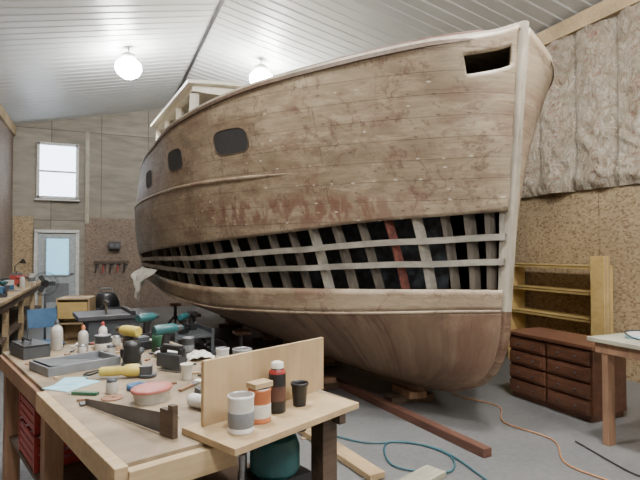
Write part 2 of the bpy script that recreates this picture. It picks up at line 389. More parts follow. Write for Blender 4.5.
bb=B('deck'); vs=[];fs=[]
for s in cols:
    for k in range(9):
        t=-1+k/4; p=W(s,interp(BS,s)*t*.99,interp(ZS,s)-.015+.05*(1-t*t)*min(1,s)); vs.append(p)
for i in range(len(cols)-1):
    for k in range(8): a=i*9+k; fs.append((a,a+1,a+10,a+9))
bb.add(vs,fs,'hull',True); bb.done(parent=boat,solid=.02,uv=[(v.x,v.y) for v in vs])
bb=B('transom'); pts=[]
zs,zc=interp(ZS,L),interp(ZC,L)
sp=[bottom(L,1-i/10,1) for i in range(11)]+[side(L,zc+(zs-zc)*i/12,1) for i in range(1,13)]
sn=[side(L,zs-(zs-zc)*i/12,-1) for i in range(0,13)]+[bottom(L,i/10,-1) for i in range(1,11)]
pts=sp+sn; bb.add(pts,[tuple(range(len(pts)))],'hull'); bb.done(parent=boat,solid=.03,uv=[(v.x,v.z) for v in pts])
bb=B('interior_shade_sheet'); vs=[];fs=[]  # dark sheet added behind the frames to paint in the hull's inner shade
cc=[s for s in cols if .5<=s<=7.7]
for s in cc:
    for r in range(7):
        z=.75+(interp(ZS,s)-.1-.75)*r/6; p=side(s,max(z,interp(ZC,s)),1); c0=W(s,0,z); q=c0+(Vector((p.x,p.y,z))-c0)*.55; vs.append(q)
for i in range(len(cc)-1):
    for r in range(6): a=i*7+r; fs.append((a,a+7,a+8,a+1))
bb.add(vs,fs,'inner_shade',True); bb.done(parent=boat)
bb=B('frames')
fr=[.04,.12,.24,.38,.54,.72,.91,1.11,1.32,1.54,1.77,2.02,2.28,2.56,2.85,3.16,3.48,3.82,4.18,4.56,4.96,5.38,5.82,6.28,6.76,7.26,7.7]
for n,s in enumerate(fr):
    vs=[];K=7
    for k in range(K+1):
        t=k/K; z=interp(ZB,s)-.1+(interp(ZT,s)-interp(ZB,s)+.2)*t
        sg=max(.02,s+.0+(.14*t-.06)*min(1,s*1.2)); w=.011+.004*(n%3)
        if n==5: w=.009
        for ds,of in ((-w,-.03),(w,-.03),(w,-.10),(-w,-.10)):
            vs.append(side(max(.005,sg+ds),z,1,max(of,-interp(BC,s)*.8)))
    fs=[(a*4+k,a*4+(k+1)%4,a*4+4+(k+1)%4,a*4+4+k) for a in range(K) for k in range(4)]
    bb.add(vs,fs,'rust' if n==5 else ('string' if n%4==0 else 'frame'))
bb.done(parent=boat)
for name,fr0 in (('stringer_1',.36),('stringer_2',.68)):
    bb=B(name); vs=[]
    for s in cols:
        z=interp(ZB,s)+(interp(ZT,s)-interp(ZB,s))*fr0; h=.027
        for dz,of in ((h,.012),(h,-.028),(-h,-.028),(-h,.012)): vs.append(side(s,z+dz+.006*noise.noise(Vector((s*3,fr0,0))),1,of))
    n=len(cols); fs=[(a*4+k,a*4+(k+1)%4,a*4+4+(k+1)%4,a*4+4+k) for a in range(n-1) for k in range(4)]
    bb.add(vs,fs,'string'); bb.done(parent=boat)
def strip(name,cs,fz,of0,of1,z0,z1,mat,sgn=1):
    bb=B(name); vs=[]
    for i,s in enumerate(cs):
        z=fz(s); p=side(s,min(z,interp(ZS,s)),sgn,of1); q=side(s,min(z,interp(ZS,s)),sgn,of0)
        for a,zz in ((p,z1),(q,z1),(q,z0),(p,z0)): vs.append((a.x,a.y,z+zz))
    n=len(cs); fs=[(a*4+k,a*4+(k+1)%4,a*4+4+(k+1)%4,a*4+4+k) for a in range(n-1) for k in range(4)]
    fs+=[(0,1,2,3),tuple(reversed([4*n-4,4*n-3,4*n-2,4*n-1]))]
    bb.add(vs,fs,mat); return bb.done(parent=boat)
for g in (1,-1):
    strip('sheer_rail',cols,lambda s:interp(ZS,s),-.05,.022,-.005,.016,'stem',g)
    strip('sheer_guard',cols,lambda s:interp(ZS,s),-.0,.024,-.040,-.006,'darkwood',g)
    cs=[s for s in cols if .10<s<1.6]; strip('toe_rail',cs,lambda s:interp(ZS,s),-.16,-.09,0,.07,'redwood',g)
cs=[s for s in cols if 1.2<s<7.9]
bb=B('rub_strake'); vs=[]
for s in cs:
    h=.024*min(1,(s-1.1)/.8); z=2.33+.03*(s-1.2)/6
    for k in range(5):
        a=math.pi*k/4; vs.append(side(s,z+h*math.cos(a),1,.01+h*1.0*math.sin(a)))
n=len(cs); bb.add(vs,[(a*5+k,a*5+k+1,a*5+6+k,a*5+5+k) for a in range(n-1) for k in range(4)],'strake',True); bb.done(parent=boat,uv=[(v.y,v.z) for v in map(Vector,vs)])
prof=[(0.0,3.48)]+[(.20*(1-v),1.09+(3.445-1.09)*v) for v in [1-.1*i for i in range(0,11)]]
bb=B('stem')
def stempost(prof,mat,hw,fwd,aft):
    vs=[]
    for i,(s,z) in enumerate(prof):
        a=prof[max(0,i-1)]; c=prof[min(len(prof)-1,i+1)]; t=Vector((c[0]-a[0],c[1]-a[1])).normalized(); nx,nz=t.y,-t.x
        for o,b_ in ((fwd,hw*.6),(fwd,-hw*.6),(-aft,-hw*1.3),(-aft,hw*1.3)):
            vs.append(W(s+nx*o,b_,z+nz*o))
    n=len(prof); fs=[(a*4+k,a*4+(k+1)%4,a*4+4+(k+1)%4,a*4+4+k) for a in range(n-1) for k in range(4)]+[(0,1,2,3),tuple(reversed(range(4*n-4,4*n)))]
    bb.add(vs,fs,mat)
stempost(prof,'stem',.040,.04,.03)
p2=[(.20,1.09)]+[(interp(S0,t),1.09-.81*interp(GT,t)) for t in [i/12 for i in range(1,13)]]+[(.85+.1*k,.28-.012*k) for k in range(1,5)]
stempost(p2,'hullb',.045,.03,.03)
bb.done(parent=boat,uv=[(v.y,v.z) for v in bb.v])
bb=B('keel'); a=W(1.3,0,.2); c=W(L,0,.2); bb.beam(a,c,.1,.1,'hullb'); bb.done(parent=boat,uv=[(0,0)]*8)
bb=B('portholes')
def port(sc,zc,w,h):
    N=32; ring=[]
    for k in range(N):
        a=2*math.pi*k/N; cx=math.copysign(abs(math.cos(a))**.6,math.cos(a)); cz=math.copysign(abs(math.sin(a))**.6,math.sin(a))
        ring.append((cx,cz))
    def P(f,o): return [side(sc+w/2*f*x,zc+h/2*f*y,1,o) for x,y in ring]
    vs=P(1.05,.012)+P(1.05,.024)+P(1,.024)+P(1,.020)+P(.75,.020)+P(.5,.020)+P(.25,.020)+[side(sc,zc,1,.020)]
    def band(j): return [(j*N+k,j*N+(k+1)%N,(j+1)*N+(k+1)%N,(j+1)*N+k) for k in range(N)]
    bb.add(vs,band(0)+band(1)+band(2),'darkwood'); bb.add(vs,band(3)+band(4)+band(5)+[(6*N+k,6*N+(k+1)%N,7*N) for k in range(N)],'rubber_and_shade')  # ports are not cut through; black fill paints the shade of the openings
port(2.02,2.70,.44,.235); port(3.12,2.66,.42,.23); port(4.45,2.60,.42,.23); bb.done(parent=boat,uv=[(v.y,v.z) for v in bb.v])
bb=B('wheelhouse')
def cab(s,b,z): return W(s,b,z)
zt=4.05; zd=2.95
for g in (1,-1):
    for s in (4.6,5.5,6.4,7.2): bb.beam(cab(s,1.55*g,zd),cab(s+.05,1.5*g,zt),.1,.1,'cream')
    bb.beam(cab(4.55,1.52*g,zt-.03),cab(7.25,1.52*g,zt-.03),.1,.13,'cream')
    bb.beam(cab(4.6,1.56*g,zd+.2),cab(7.2,1.56*g,zd+.2),.05,.5,'cream')
    bb.beam(cab(4.6,1.56*g,zd+.46),cab(7.2,1.56*g,zd+.46),.09,.06,'cream')
for b_ in (-.75,0,.75): bb.beam(cab(4.55,b_,zd),cab(4.65,b_,zt),.08,.1,'cream')
bb.beam(cab(4.58,-1.56,zt-.03),cab(4.58,1.56,zt-.03),.1,.13,'cream'); bb.beam(cab(4.55,-1.56,zd+.4),cab(4.55,1.56,zd+.4),.06,.08,'cream')
bb.beam(cab(4.56,-1.56,zd+.18),cab(4.56,1.56,zd+.18),.05,.42,'cream'); bb.beam(cab(7.2,-1.56,zd+.4),cab(7.2,1.56,zd+.4),.06,.9,'cream')
bb.beam(cab(5.9,-1.3,zd+.45),cab(5.9,1.3,zd+.45),.06,.95,'rubber_and_shade')
vs=[];fs=[]
for i in range(2):
    for k in range(9):
        t=-1+k/4; vs.append(cab(4.42 if i==0 else 7.4,1.66*t,zt+.03+.1*(1-t*t)))
for k in range(8): fs.append((k,k+1,k+10,k+9))
bb.add(vs,fs,'cream',True); bb.add([v-Vector((0,0,.05)) for v in vs],fs,'cream',True)
bb.add(vs+[v-Vector((0,0,.05)) for v in vs],[(k,k+1,k+19,k+18) for k in range(8)]+[(0,9,27,18),(8,17,35,26)],'cream')
bb.done(parent=boat,uv=[(v.y,v.z) for v in bb.v])
bb=B('plastic_sheet'); vs=[];N=22
for i in range(N+1):
    for j in range(N+1):
        u=i/N; t=j/N; s=4.3+1.4*u+.4*t*(.5-u)*2
        p=side(s,1.42,1,.03); out=.04+.16*math.sin(min(1,t*1.6)*math.pi/2)+.06*noise.noise(Vector((u*7,t*3,2)))
        vs.append((p.x-out,p.y+.04*noise.noise(Vector((t*5,u*5,4))),1.34-t*(.36+.12*math.sin(u*5))))
fs=[(i*(N+1)+j,(i+1)*(N+1)+j,(i+1)*(N+1)+j+1,i*(N+1)+j+1) for i in range(N) for j in range(N)]; bb.add(vs,fs,'cloth',True); bb.done(parent=boat,solid=.003)
for i,s in enumerate((1.5,3.4,5.4,7.4)):
    p=W(s,0,0); bb=B('keel_block',(p.x,p.y,0),-.087+0); bb.box((0,0,.035),(.5,.2,.07),'darkwood'); bb.box((0,0,.107),(.2,.4,.07),'leg'); bb.done(.004)
for i,(s,b_) in enumerate(((3.4,1.2),(5.4,1.3),(7.2,1.2),(3.0,-1.1),(6.5,-1.2))):
    p=W(s,b_,0); bb=B('boat_stand',(p.x,p.y,0))
    for k in range(3):
        a=2*math.pi*k/3+.4; bb.beam((.28*math.cos(a),.28*math.sin(a),.02),(0,0,.34),.035,.035,'dsteel')
    bb.cyl((0,0,.25),.03,.29,'dsteel'); bb.box((0,0,.55),(.2,.2,.04),'leg'); bb.done()

# ------------------------------------------------------------ WORKBENCH
A=Vector((.08,1.78,0)); RB=R(16.9); cb_,sb_=math.cos(RB),math.sin(RB)
used=[]
def bl(x,y,z=.901,r=.09): used.append((x,y,r)); return (A.x+x*cb_-y*sb_, A.y+x*sb_+y*cb_, z)
M['top']=wood('bench_top',(.22,.16,.10),(.35,.275,.18),(5,8,8),.65,.5)
bb=B('workbench',A,RB)
bb.box((.53,1.2,.885),(1.06,2.4,.03),'top')
bb.box((-.02,.55,.855),(.045,1.15,.09),'pine'); bb.box((-.0,1.8,.835),(.045,1.2,.09),'leg')
bb.box((.2,-.02,.84),(.4,.04,.09),'pine')
for x,y in ((.05,.12),(.05,2.33),(1.0,2.33),(1.0,.15),(.05,1.2),(1.0,1.2)): bb.box((x,y,.435),(.09,.09,.87),'darkwood' if y<1 else 'leg')
bb.box((.53,1.2,.33),(1.0,2.3,.03),'darkwood'); bb.box((1.03,1.2,.83),(.04,2.3,.09),'darkwood'); bb.box((.53,2.38,.83),(1.06,.04,.09),'darkwood')
bb.done(.003)
p=Vector((.46,1.70,0)); sa=R(25)
bb=B('bench_shelf',(p.x,p.y,.901),sa); bb.box((.31,.16,.013),(.70,.32,.026),'ply'); bb.done(.002)
bb=B('plywood_panel',(p.x,p.y,.928),sa); bb.box((.365,.265,.125),(.70,.018,.25),'ply'); bb.done(.001)
def sh(x,y): return (p.x+x*math.cos(sa)-y*math.sin(sa), p.y+x*math.sin(sa)+y*math.cos(sa), .9275)
def can(name,loc,r,h,body,label=None,lid='steel'):
    c=B(name,loc); c.lathe([(r*.95,0),(r,.004),(r,.008),(r*.97,.012),(r*.97,h-.012),(r,h-.008),(r,h),(r*.9,h),(r*.9,h-.006),(r*.8,h-.006),(r*.78,h-.002),(0,h-.002)],(0,0,0),body,32)
    if label: c.lathe([(r*.975,.02),(r*.985,.021),(r*.985,h*.55),(r*.975,h*.56)],(0,0,0),label,32)
    c.lathe([(r*.9,h-.004),(r*.93,h+.001),(r*.8,h+.001),(r*.78,h-.001)],(0,0,0),lid,32)
    c.done(); return c
can('paint_can',sh(.085,.12),.05,.135,'white','grey')
can('stain_can',sh(.205,.15),.046,.13,'orange','paper')
c=B('wood_block',(sh(.205,.15)[0],sh(.205,.15)[1],1.06),.4); c.box((0,0,.012),(.09,.06,.022),'pine'); c.done(.002)
c=B('spray_can',sh(.33,.18)); r=.036
c.lathe([(r*.9,0),(r,.004),(r,.16),(r*.96,.165),(r*.6,.185),(r*.5,.19)],(0,0,0),'black',28); c.lathe([(r*1.01,.05),(r*1.01,.11)],(0,0,0),'redwood',28)
c.lathe([(r*.75,.183),(r*.72,.205),(r*.5,.209),(0,.209)],(0,0,0),'paper',24); c.lathe([(r*.99,.148),(r*.99,.167),(r*.8,.178)],(0,0,0),'red',28); c.done()
c=B('black_cup',sh(.455,.17)); c.lathe([(.028,0),(.036,.085),(.04,.09),(.04,.1),(.036,.1),(.034,.09),(.026,.01),(0,.01)],(0,0,0),'black',28); c.done()
c=B('paint_tray',bl(.26,1.58,.901,.24),RB+.15)
c.prism([(-.2,-.13),(.2,-.13),(.2,.13),(-.2,.13)],0,.008,'grey')
for x,y,dx,dy in ((0,-.135,.42,.012),(0,.135,.42,.012),(-.205,0,.012,.28),(.205,0,.012,.28)): c.box((x,y,.025),(dx,dy,.05),'grey')
c.box((0,0,.03),(.4,.26,.004),'dgrey',(0,R(8),0)); c.done(.004)
c=B('blue_paper',bl(.13,1.15,.901,.15),RB+.5); c.box((0,0,.0015),(.22,.17,.003),'lblue'); c.box((.05,.06,.004),(.16,.12,.002),'lblue',(0,0,.5)); c.done()
c=B('plastic_bowl',bl(.74,1.34)); c.lathe([(.05,0),(.055,.004),(.078,.06),(.085,.062),(.082,.066),(.074,.062),(.05,.01),(0,.01)],(0,0,0),'white',32); c.done()
c=B('food_container',bl(.34,.62,.901,.13),RB+.3); c.lathe([(.08,0),(.095,.05),(.098,.052)],(0,0,0),'clear',32,sc=(1,.8)); c.lathe([(.1,.05),(.102,.06),(.096,.066),(.06,.063),(0,.063)],(0,0,0),'pinkred',32,sc=(1,.8)); c.done()
def bottle(name,loc,r,h,body,cap,rz=0,lying=False):
    c=B(name,(loc[0],loc[1],loc[2]+(r if lying else 0)),rz); rr=(R(90),0,0) if lying else (0,0,0)
    c.lathe([(r*.9,0),(r,.006),(r,h*.62),(r*.85,h*.72),(r*.35,h*.8),(r*.33,h*.84)],(0,0,0),body,24,rr)
    z=Vector((0,-h*.83,0)) if lying else Vector((0,0,h*.83)); c.lathe([(r*.42,0),(r*.4,h*.08),(r*.15,h*.16),(0,h*.17)],z,cap,20,rr); c.done()
bottle('white_bottle',bl(.44,.42,.901,.12),.03,.17,'white','white',.6,True)
bottle('glue_bottle',bl(.42,2.02,.901,.05),.033,.19,'clear','orange'); bottle('glue_bottle',bl(.60,2.18,.901,.05),.03,.18,'white','red')
bottle('spray_bottle',bl(.3,2.22,.901,.06),.04,.22,'clear','dgrey'); bottle('green_bottle',bl(.82,1.72,.901,.06),.035,.17,'green','black'); bottle('amber_bottle',bl(.72,2.02,.901,.05),.03,.15,'darkwood','white')
can('paint_can',bl(.98,.86),.058,.125,'grey','paper'); can('tin_can',bl(.97,1.07,.901,.06),.04,.1,'white','paper'); can('tin_can',bl(.95,1.50,.901,.05),.04,.11,'dgrey','grey')
can('paint_can',bl(.52,1.92,.901,.07),.055,.12,'dgrey','paper')
c=B('paper_cup',bl(.64,.88,.901,.06)); c.lathe([(.025,0),(.034,.08),(.036,.082),(.033,.08),(.024,.006),(0,.006)],(0,0,0),'paper',24); c.done()
def drill(name,loc,rz,col,base='black'):
    c=B(name,loc,rz)
    c.box((0,0,.03),(.11,.075,.055),base); c.beam((0,0,.05),(.015,0,.15),.035,.045,'black')
    c.lathe([(.028,-.09),(.034,-.08),(.036,.03),(.03,.07),(.022,.075),(.018,.12),(.008,.13)],(.01,0,.175),col,20,(0,R(90),0))
    c.lathe([(.022,.075),(.02,.115),(.008,.13),(.004,.135)],(.01,0,.175),'dsteel',16,(0,R(90),0)); c.box((.045,0,.14),(.015,.02,.03),'black'); c.done(.004)
drill('cordless_drill',bl(.60,1.62,.901,.12),2.2,'tool_yellow'); drill('cordless_drill',bl(.93,2.2),.7,'teal'); drill('cordless_drill',bl(.80,1.54,.901,.08),.4,'teal')
c=B('angle_grinder',bl(.40,1.12,.94,.26),RB-.5)
c.lathe([(.02,-.14),(.026,-.13),(.024,-.02),(.034,.0),(.036,.05),(.03,.07)],(0,0,0),'tool_yellow',20,(0,R(90),0)); c.box((.1,0,0),(.07,.05,.045),'dsteel')
c.cyl((.11,0,-.034),.05,.012,'dgrey'); c.tube(catmull([(-.14,0,0),(-.2,.02,-.02),(-.24,.1,-.03),(-.18,.18,-.03),(-.05,.18,-.03)],6),.005,'black'); c.done(.003)
c=B('jigsaw',bl(.66,1.12,.901,.13),RB+1.9); c.box((0,0,.006),(.17,.07,.008),'steel'); c.box((0,0,.06),(.19,.06,.08),'dgrey'); c.box((-.01,0,.135),(.14,.035,.03),'black'); c.box((.065,0,.11),(.03,.035,.05),'black'); c.box((-.08,0,.11),(.03,.035,.05),'black'); c.done(.01)
c=B('hand_saw',bl(.14,.47,.902,.1),RB+R(102)); used.append((.17,.3,.08)); used.append((.12,.65,.08))
c.prism([(-.30,0),(.28,0),(.28,.03),(-.30,.08)],-.0008,.0008,'dsteel',Matrix.Rotation(R(90),4,'X'))
c.box((-.33,0,.05),(.06,.024,.1),'darkwood'); c.box((-.365,0,.06),(.03,.024,.12),'darkwood'); c.done(.002)
c=B('tape_roll',bl(.36,.86,.901,.06)); c.lathe([(.03,0),(.05,0),(.05,.025),(.03,.025),(.03,0)],(0,0,0),'blue',24); c.done()
c=B('tape_roll',bl(.80,.72,.901,.06)); c.lathe([(.028,0),(.05,0),(.05,.035),(.028,.035),(.028,0)],(0,0,0),'cream',24); c.done()
c=B('paint_brush',bl(.55,.70,.901,.1),.9); c.box((0,0,.008),(.12,.022,.012),'leg'); c.box((.08,0,.008),(.05,.04,.014),'steel'); c.box((.125,0,.008),(.05,.038,.012),'paper'); c.done(.003)
c=B('sanding_block',bl(.58,.54,.901,.09),.2); c.box((0,0,.02),(.1,.06,.036),'dgrey'); c.box((0,0,.002),(.11,.065,.004),'orange'); c.done(.004)
c=B('utility_knife',bl(.13,.92,.901,.07),2.6); c.box((0,0,.008),(.13,.025,.014),'green'); c.box((.08,0,.008),(.04,.014,.002),'steel'); c.done(.003)
c=B('tool_case',bl(.12,2.15,.901,.2),RB+.1); c.box((0,0,.035),(.16,.3,.07),'dgrey'); c.box((0,0,.075),(.15,.29,.02),'black'); c.tube([(-.02,-.08,.08),(-.02,-.08,.11),(-.02,.08,.11),(-.02,.08,.08)],.008,'black'); c.done(.008)
c=B('battery_charger',bl(.75,1.87,.901,.09),RB); c.box((0,0,.03),(.16,.12,.06),'black'); c.box((.02,0,.07),(.09,.08,.04),'dgrey'); c.box((-.06,0,.063),(.02,.05,.01),'tool_yellow'); c.done(.006)
c=B('orbital_sander',bl(.53,1.40,.901,.08),RB+.8); c.cyl((0,0,0),.06,.02,'dgrey'); c.lathe([(.05,.02),(.055,.05),(.045,.09),(.05,.12),(.04,.145),(0,.15)],(0,0,0),'black',28); c.cyl((.04,0,.045),.02,.11,'dgrey',(0,R(80),0)); c.done()
c=B('crumpled_rag',bl(.93,1.30,.901,.1)); vs=[];N=16
for i in range(N+1):
    for j in range(N+1):
        x=(i/N-.5)*.17;y=(j/N-.5)*.15; rr=max(0,1-(x*x+y*y)/.012); vs.append((x+.01*noise.noise((x*30,y*30,1)),y,.006+rr*.04*(1+noise.noise(Vector((x*25,y*25,5))))))
fs=[(i*(N+1)+j,(i+1)*(N+1)+j,(i+1)*(N+1)+j+1,i*(N+1)+j+1) for i in range(N) for j in range(N)]; c.add(vs,fs,'cloth',True); c.done(solid=.002)
def spot(r,tries=500):
    for _ in range(tries):
        x=random.uniform(.07,1.0);y=random.uniform(.3,2.32)
        if all((x-a_)**2+(y-b_)**2>(r_+r)**2 for a_,b_,r_ in used):
            return x,y
    return None
def jar(l):
    c=B('screw_jar',l); c.lathe([(.026,0),(.028,.004),(.028,.05),(.024,.056)],(0,0,0),'clear',20); c.lathe([(.026,.056),(.026,.07),(0,.071)],(0,0,0),random.choice(['dgrey','red','steel']),20); c.done()
def sbox(l):
    c=B('screw_box',l,random.uniform(0,3)); c.box((0,0,.018),(.085,.06,.036),random.choice(['leg','paper','dgrey','blue'])); c.box((0,0,.038),(.088,.063,.006),'paper'); c.done(.001)
def sand(l):
    c=B('sandpaper_sheet',l,random.uniform(0,3)); c.box((0,0,.001),(.09,.08,.002),'sandp'); c.box((.01,.01,.003),(.07,.06,.002),'dgrey',(0,0,.5)); c.done()
def plier(l):
    c=B('pliers',l,random.uniform(0,6)); k=random.choice(['red','blue','black'])
    for g in (1,-1): c.tube([(-.055,.024*g,.008),(-.03,.02*g,.008),(0,.004*g,.008)],.006,k); c.beam((0,.003*g,.008),(.035,.002*g,.008),.008,.012,'dsteel')
    c.cyl((0,0,.0),.011,.016,'dsteel'); c.done()
def disc(l):
    c=B('sanding_disc',l); c.lathe([(.008,0),(.05,0),(.05,.004),(.008,.004),(.008,0)],(0,0,0),'sandp',28); c.done()
for fn,r,n in ((sbox,.055,7),(jar,.035,8),(sand,.062,3),(plier,.062,4),(disc,.05,3)):
    for _ in range(n):
        q=spot(r)
        if q: fn(bl(q[0],q[1],.901,r))
c=B('wood_scraps',bl(0,0,.902,0),RB); k=0
for _ in range(120):
    q=spot(.03,60)
    if not q: continue
    used.append((q[0],q[1],.028)); c.box((q[0],q[1],.005),(random.uniform(.03,.055),random.uniform(.01,.03),.01),random.choice(['pine','leg','paper','grey','dsteel','dgrey','darkwood']),(0,0,random.uniform(0,3)))
c.done(.001)
for x,z in ((.18,.3455),(.18,.56)):
    c=B('storage_crate',bl(x,1.75,z,0),RB)
    c.box((0,0,.005),(.28,.42,.01),'red')
    for k in range(4):
        for s_ in (-1,1): c.box((s_*.14,0,.03+.047*k),(.012,.44,.034),'red'); c.box((0,s_*.215,.03+.047*k),(.28,.012,.034),'red')
    for sx in (-1,1):
        for sy in (-1,1): c.box((sx*.138,sy*.213,.1),(.022,.022,.2),'red')
    c.done()
c=B('benchtop_planer',bl(.76,.22,.347,0),RB)
c.box((0,0,.03),(.36,.3,.06),'dgrey'); c.box((0,0,.19),(.26,.22,.1),'black'); c.lathe([(.10,0),(.115,.02),(.115,.12),(.1,.16),(.07,.18),(0,.185)],(0,0,.24),'teal',28)
for sx in (-.14,.14): c.cyl((sx,.05,.06),.018,.28,'steel')
c.box((0,-.12,.13),(.3,.03,.06),'teal'); c.cyl((.1,-.06,.42),.03,.04,'black'); c.done(.008)
c=B('cardboard_box',bl(.35,.6,.347,0),RB); c.box((0,0,.11),(.25,.3,.22),'leg'); c.box((0,0,.2225),(.05,.3,.004),'paper'); c.done(.004)

# ------------------------------------------------------------ RIGHT SIDE
c=B('dresser',(4.18,3.25,0))
w_,dp,h=1.02,.48,.70
c.box((dp/2,w_/2,.03),(dp-.04,w_-.04,.06),'dresser'); c.box((dp/2+.005,w_/2,.37),(dp-.02,w_,.62),'dresser'); c.box((dp/2-.01,w_/2,h+.0),(dp+.05,w_+.06,.035),'dresser')
for r_ in range(4):
    z=.13+.155*r_
    for k in range(2):
        y=.255+.51*k; c.box((-.006,y,z),(.03,.47,.13),'dresser'); c.box((-.022,y,z),(.008,.40,.085),'dresser')
        for q in (-.1,.1): c.lathe([(.009,0),(.006,.012),(.013,.02),(0,.026)],(-.024,y+q,z),'dsteel',12,(0,R(-90),0))
c.done(.004)
c=B('storage_shelf',(5.57,4.28,0)); W2,D2,H2=1.45,.33,1.42
for y in (.015,W2-.015): c.box((D2/2,y,H2/2),(D2,.03,H2),'yellow')
for z in (.08,.40,.74,1.08,1.405): c.box((D2/2,W2/2,z),(D2-.004,W2-.06,.025),'yellow'); c.box((.012,W2/2,z-.015),(.02,W2-.06,.04),'yellow')
c.done(.003)
c=B('plywood_stack',(5.36,4.08,0))
for k in range(4): c.box((.03*k,0,.79),(.022,.17,1.5),'yellow' if k%2==0 else 'ply',(0,0,0))
c.box((.045,0,.02),(.16,.18,.04),'leg'); c.done()
c=B('work_table',(3.80,1.75,0))
c.box((.42,.6,.86),(.9,1.26,.035),'pine_y'); c.box((.02,.6,.8),(.03,1.16,.09),'leg'); c.box((.42,1.16,.8),(.8,.03,.09),'leg')
for x,y in ((.06,1.1),(.8,1.1),(.06,.1),(.8,.1)): c.box((x,y,.42),(.09,.05,.84),'leg')
c.done(.003)
c=B('sanding_disc_stack',(4.13,2.72,.8785)); c.cyl((0,0,0),.14,.02,'lblue',seg=40); c.cyl((0,0,.02),.13,.015,'white',seg=40); c.cyl((0,0,.035),.03,.05,'dsteel'); c.tube(catmull([(.02,0,.06),(-.1,.1,.05),(-.2,-.05,.02),(-.15,-.25,.01),(.1,-.3,.01)],8),.006,'black'); c.done()
c=B('offcut_boards',(4.38,2.2,.8785)); c.box((0,0,.012),(.3,.12,.022),'darkwood',(0,0,.4)); c.box((.02,.03,.035),(.34,.09,.02),'leg',(0,0,.9)); c.done()
c=B('batten_boards',(5.93,3.1,0))
for k in range(3): c.box((0,.25*k,1.2),(.03,.07,2.3),'pine',(0,R(1.0),0))
c.done()

# ------------------------------------------------------------ FLOOR ITEMS
c=B('floor_beam',(2.67,4.35,0),R(4)); c.box((0,0,.035),(.085,2.6,.07),'redwood'); c.done(.004)
c=B('floor_plank',(1.72,3.6,0),R(6)); c.box((0,0,.03),(.13,1.1,.045),'ply'); c.box((0,.4,.004),(.2,.05,.008),'pine'); c.done(.003)
c=B('floor_plank',(1.85,2.85,0),R(-70)); c.box((0,0,.02),(.16,.8,.04),'pine_y'); c.done(.003)
c=B('wood_blocks',(2.35,5.3,0)); c.box((0,0,.04),(.4,.16,.08),'darkwood',(0,0,.3)); c.box((.02,.02,.11),(.3,.12,.06),'leg',(0,0,-.3)); c.box((-.35,.1,.04),(.25,.12,.08),'leg',(0,0,.8)); c.done(.003)
c=B('extension_cord'); c.tube(catmull([(3.95,4.9,.01),(3.6,4.5,.01),(3.75,4.0,.01),(3.45,3.6,.01),(3.5,3.1,.01),(3.2,2.7,.01),(3.25,2.2,.01),(3.0,1.6,.01)],12),.006,'cord'); c.done()
c=B('air_hose'); c.tube(catmull([(1.3,3.9,.012),(1.6,4.3,.012),(2.0,3.7,.012),(2.35,3.55,.012),(2.5,3.2,.012),(2.3,2.95,.012),(2.0,3.2,.012),(2.2,3.6,.012),(2.5,3.3,.012),(2.45,2.6,.012)],12),.007,'hose'); c.done()
c=B('power_cord'); c.tube(catmull([(3.65,3.0,.01),(3.5,2.4,.01),(3.6,2.3,.01),(3.45,1.8,.01)],12),.006,'rubber_and_shade'); c.done()

# ------------------------------------------------------------ BACKGROUND LEFT
c=B('wall_workbench',(-2.05,7.2,0)); c.box((.42,3.2,.88),(.84,6.4,.05),'pine')
for y in (.1,1.6,3.2,4.8,6.3): c.box((.75,y,.43),(.08,.08,.86),'pine'); c.box((.1,y,.43),(.08,.08,.86),'pine')
c.box((.4,3.2,.3),(.76,6.3,.03),'darkwood'); c.box((.8,3.2,.8),(.04,6.4,.1),'darkwood'); c.done(.003)
def wt(x,y): return (-2.05+x,7.2+y,.906)
drill('cordless_drill',wt(.6,2.3),1.2,'teal'); drill('cordless_drill',wt(.5,3.3),2.4,'dgrey'); drill('cordless_drill',wt(.62,4.1),.4,'red')
c=B('tool_box',wt(.45,4.9),.1); c.box((0,0,.1),(.24,.5,.2),'red'); c.box((0,0,.215),(.2,.46,.03),'dsteel'); c.tube([(0,-.12,.22),(0,-.12,.27),(0,.12,.27),(0,.12,.22)],.01,'black'); c.done(.01)
can('paint_can',wt(.6,2.9),.08,.19,'white','blue'); can('paint_can',wt(.65,5.6),.08,.19,'white','grey'); bottle('spray_bottle',wt(.7,3.7),.045,.26,'white','red')
c=B('bench_vise',wt(.68,1.6)); c.box((0,0,.03),(.16,.16,.06),'dgrey'); c.box((0,0,.11),(.1,.22,.1),'blue'); c.box((.09,0,.13),(.03,.16,.08),'dsteel'); c.cyl((.1,0,.1),.012,.16,'steel',(0,R(90),0)); c.done(.01)
c=B('desk_lamp',wt(.3,5.8)); c.cyl((0,0,0),.08,.02,'black'); c.tube([(0,0,.02),(0,-.05,.35),(.15,-.1,.5)],.012,'black'); c.lathe([(.02,0),(.07,-.1),(.06,-.1),(.015,0)],(.16,-.1,.52),'black',20); c.done()
c=B('floor_fan',(-.85,9.6,0)); c.cyl((0,0,0),.2,.03,'black'); c.cyl((0,0,.03),.018,.85,'dsteel')
for rr in (.06,.12,.18,.2): c.tube([(rr*math.cos(a*math.pi/14),-.06,1.05+rr*math.sin(a*math.pi/14)) for a in range(29)],.004,'dgrey',6)
c.cyl((0,.08,1.05),.06,.12,'black',(R(90),0,0))
for k in range(3): c.box((.08*math.cos(k*2.1),-.02,1.05+.08*math.sin(k*2.1)),(.15,.01,.07),'dgrey',(0,-k*2.1,0))
c.done()
c=B('plywood_cabinet',(-.30,7.7,0),R(-12))
for x in (-.2,.2): c.box((x,0,.48),(.02,.36,.96),'ply')
for z in (.05,.35,.62,.95): c.box((0,0,z),(.38,.36,.02),'ply')
c.box((0,.17,.5),(.38,.015,.94),'ply'); c.box((0,-.19,.8),(.37,.012,.22),'yellow'); c.done(.002)
c=B('folding_chair',(-.62,7.15,0),R(20))
